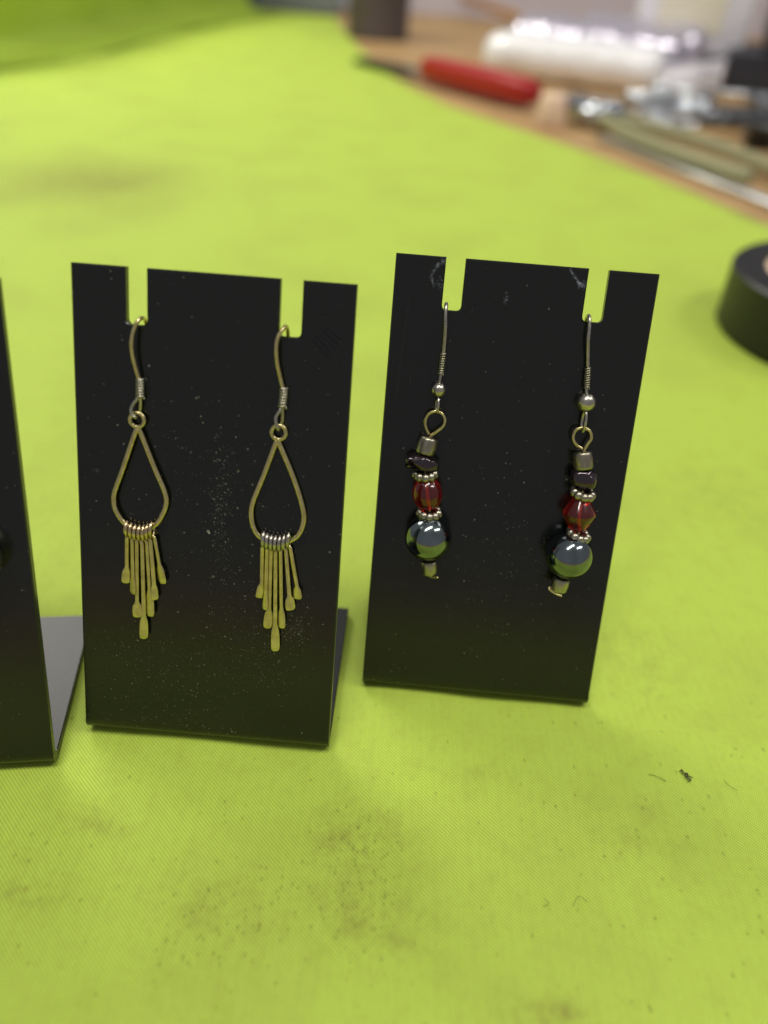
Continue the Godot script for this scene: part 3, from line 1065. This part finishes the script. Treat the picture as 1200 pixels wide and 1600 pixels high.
	for i in 9:
		var at := Vector3([0.30, 0.335, 0.31, 0.36, 0.345, 0.29, 0.375, 0.27, 0.33][i], -0.0015, [-0.77, -0.83, -0.70, -0.76, -0.9, -0.735, -0.86, -0.88, -0.67][i])
		var b := thing("hex_nut", at, i * 0.7)
		tag(b, ["large steel nut in front of the black pliers", "bright steel nut right of the black pliers' joint", "black nut nearest the end of the olive handle", "steel nut at the right edge beside the pliers", "nut lying farthest back, before the dark vise", "small dark nut beside the olive handle", "nut at the right edge below the dark vise", "nut behind the joint of the olive handled pliers", "black nut low at the right edge, nearest of the nuts"][i], "nut", "loose nuts among the tools")
		st = start()
		var k := 0.8 + 0.5 * rng.randf()
		st.set_smooth_group(-1)
		var hex := [Vector2(0.006, 0), Vector2(0.0125, 0), Vector2(0.0135, 0.0015), Vector2(0.0135, 0.0105), Vector2(0.0125, 0.012), Vector2(0.006, 0.012)]
		for q in hex.size(): hex[q] = hex[q] * k * Vector2(1, 1.3)
		lathe.call(st, hex, 6)
		obj("nut_body", st, bit_m[i % 3], b)

	# white carton and dark machine at the back right
	var carton := thing("white_carton", Vector3(0.325, 0.0, -1.14), -0.1)
	tag(carton, "cream and white paper carton standing at the back right before the dark machine", "carton")
	st = start()
	box(st, Transform3D(Basis(), Vector3(0, 0.085, 0)), Vector3(0.125, 0.11, 0.05), 0.002)
	obj("carton_body", st, paint(Color8(238, 234, 240), 0.6), carton)
	st = start()
	box(st, Transform3D(Basis(), Vector3(-0.006, 0.09, 0.0262)), Vector3(0.075, 0.08, 0.0006), 0.0002)
	obj("label_panel", st, paint(Color8(236, 228, 206), 0.7), carton)
	st = start()
	box(st, Transform3D(Basis(), Vector3(0, 0.0145, 0)), Vector3(0.14, 0.029, 0.07), 0.003)
	obj("carton_foot", st, paint(Color8(104, 104, 112), 0.5), carton)
	var mach := thing("bench_vise", Vector3(0.43, 0.0, -1.11), -0.25)
	tag(mach, "dark blue grey bench vise at the back right corner of the picture", "vise")
	var dark := paint(Color8(48, 50, 60), 0.45)
	st = start()
	box(st, Transform3D(Basis(), Vector3(0.02, 0.02, 0)), Vector3(0.16, 0.04, 0.13), 0.006)
	obj("vise_base", st, dark, mach)
	st = start()
	box(st, Transform3D(Basis(), Vector3(0.03, 0.1, -0.02)), Vector3(0.1, 0.12, 0.07), 0.01)
	obj("fixed_jaw", st, dark, mach)
	st = start()
	box(st, Transform3D(Basis(), Vector3(0.03, 0.09, 0.06)), Vector3(0.1, 0.1, 0.03), 0.008)
	obj("sliding_jaw", st, dark, mach)
	st = start()
	sweep(st, [Vector3(0.03, 0.07, 0.06), Vector3(0.03, 0.07, 0.14)], 0.01, 0.01, 16)
	obj("screw", st, M.steel, mach)
	st = start()
	sweep(st, [Vector3(-0.02, 0.085, 0.13), Vector3(0.08, 0.055, 0.13)], 0.004, 0.004, 10)
	obj("bar_handle", st, M.steel, mach)
	# pencil leaning at the back
	var pen := thing("wooden_stick", Vector3(0.17, 0.0, -1.72))
	tag(pen, "yellow brown wooden stick lying at the back of the bench above the white bag", "stick")
	st = start()
	sweep(st, [Vector3(-0.09, 0.03, -0.1), Vector3(0.06, 0.006, 0.08)], 0.008, 0.006, 8, false, Vector3.UP, 0.6)
	obj("stick_body", st, paint(Color8(176, 124, 46), 0.5), pen)


func pliers(called: String, at: Vector3, tip: Vector2, m: Material, grip: Material, label: String) -> void:
	# at = the joint; tip = where the handles end
	var o := thing(called, at)
	tag(o, label, "pliers", "pliers on the workbench")
	var e := Vector3(tip.x - at.x, 0, tip.y - at.z)
	var length := e.length()
	e = e.normalized()
	var side := e.cross(Vector3.UP)
	for s in [-1.0, 1.0]:
		var st := start()
		var p := []
		for q in [[-0.062, 0.006], [-0.036, 0.012], [-0.008, 0.015], [0.014, 0.01]]: p.append(e * q[0] + side * s * q[1] + Vector3.UP * 0.009)
		sweep(st, smooth_path(p, 4), [0.003, 0.0035, 0.004, 0.005, 0.006, 0.0065, 0.007, 0.008, 0.009, 0.009, 0.009, 0.008, 0.006], 0.009, 12, false, Vector3.UP, 0.5)
		obj("jaw", st, m, o)
		st = start()
		p = []
		for q in [[0.01, 0.006], [0.35, 0.022], [0.7, 0.024], [1.0, 0.017]]: p.append(e * q[0] * length + side * s * q[1] + Vector3.UP * 0.0085)
		sweep(st, smooth_path(p, 5), 0.0055, 0.005, 12, false, Vector3.UP, 0.2)
		obj("handle", st, grip, o)
	var j := start()
	turned(j, Vector3(0, 0.003, 0), Vector3.UP, [Vector2(0, 0.004), Vector2(0, 0.018), Vector2(0.015, 0.018), Vector2(0.018, 0.014), Vector2(0.0185, 0.004)], 24)
	obj("joint", j, m, o)


func wrench(a: Vector2, b: Vector2, y: float, m: Material, label: String) -> void:
	var o := thing("spanner", Vector3(a.x, y, a.y))
	tag(o, label, "spanner", "spanners among the tools")
	var e := Vector3(b.x - a.x, 0, b.y - a.y)
	var length := e.length()
	e = e.normalized()
	var side := e.cross(Vector3.UP)
	var st := start()
	sweep(st, [Vector3.UP * 0.004, e * length * 0.5 + Vector3.UP * 0.006, e * length + Vector3.UP * 0.004], [0.007, 0.006, 0.008], 0.003, 12, false, Vector3.UP, 0.4)
	obj("shaft", st, m, o)
	for end in [0.0, 1.0]:
		st = start()
		var c: Vector3 = e * length * end + Vector3.UP * 0.004
		var d: float = -1.0 if end == 0.0 else 1.0
		var arc := []
		for k in 13:
			var t := lerpf(-2.3, 2.3, k / 12.0)
			arc.append(c + e * d * (0.012 - cos(t) * 0.012) + side * sin(t) * 0.012)
		sweep(st, arc, 0.0045, 0.0045, 10, false, Vector3.UP, 0.4)
		obj("jaw", st, m, o)


func build_lint() -> void:
	var dark := paint(Color8(66, 62, 34), 0.8)
	var hairs := [
		[[0.0358, -0.0712], [0.0362, -0.072], [0.0367, -0.0728], [0.0374, -0.073], [0.038, -0.0724], [0.0383, -0.0721]],
		[[0.0545, -0.0985], [0.056, -0.0982], [0.0575, -0.0972]], [[0.069, -0.0985], [0.0697, -0.0972], [0.071, -0.0962]],
		[[0.0312, -0.0722], [0.0318, -0.0714], [0.0308, -0.0708]]]
	var names := ["dark curled hair on the cloth in front of the right stand", "fine straight hair beside the dark fluff on the cloth", "short bent hair at the right edge of the cloth", "tiny dark thread left of the curled hair"]
	for i in hairs.size():
		var p := []
		for q in hairs[i]: p.append(Vector3(q[0], 0.00025, q[1]))
		var st := start()
		sweep(st, smooth_path(p, 5), 0.000038, 0.000038, 6)
		tag(obj("stray_hair", st, dark), names[i], "hair", "stray hairs on the cloth")
	var f := start()
	rng.seed = 21
	for i in 16:
		var along := rng.randf_range(-1.0, 1.0)
		var a := Vector3(0.0618 + along * 0.0007 + rng.randfn() * 0.00012, 0.0003, -0.0992 + along * 0.0011 + rng.randfn() * 0.00015)
		sweep(f, smooth_path([a, a + Vector3(rng.randf_range(-1, 1), 0.25, rng.randf_range(-1, 1)) * 0.0004, a + Vector3(rng.randf_range(-1, 1.4), 0.1, rng.randf_range(0, 1.4)) * 0.0006], 4), 0.00008, 0.00007, 6)
	tag(obj("lint_fluff", f, dark), "small dark tuft of fluff on the cloth at the lower right", "lint")
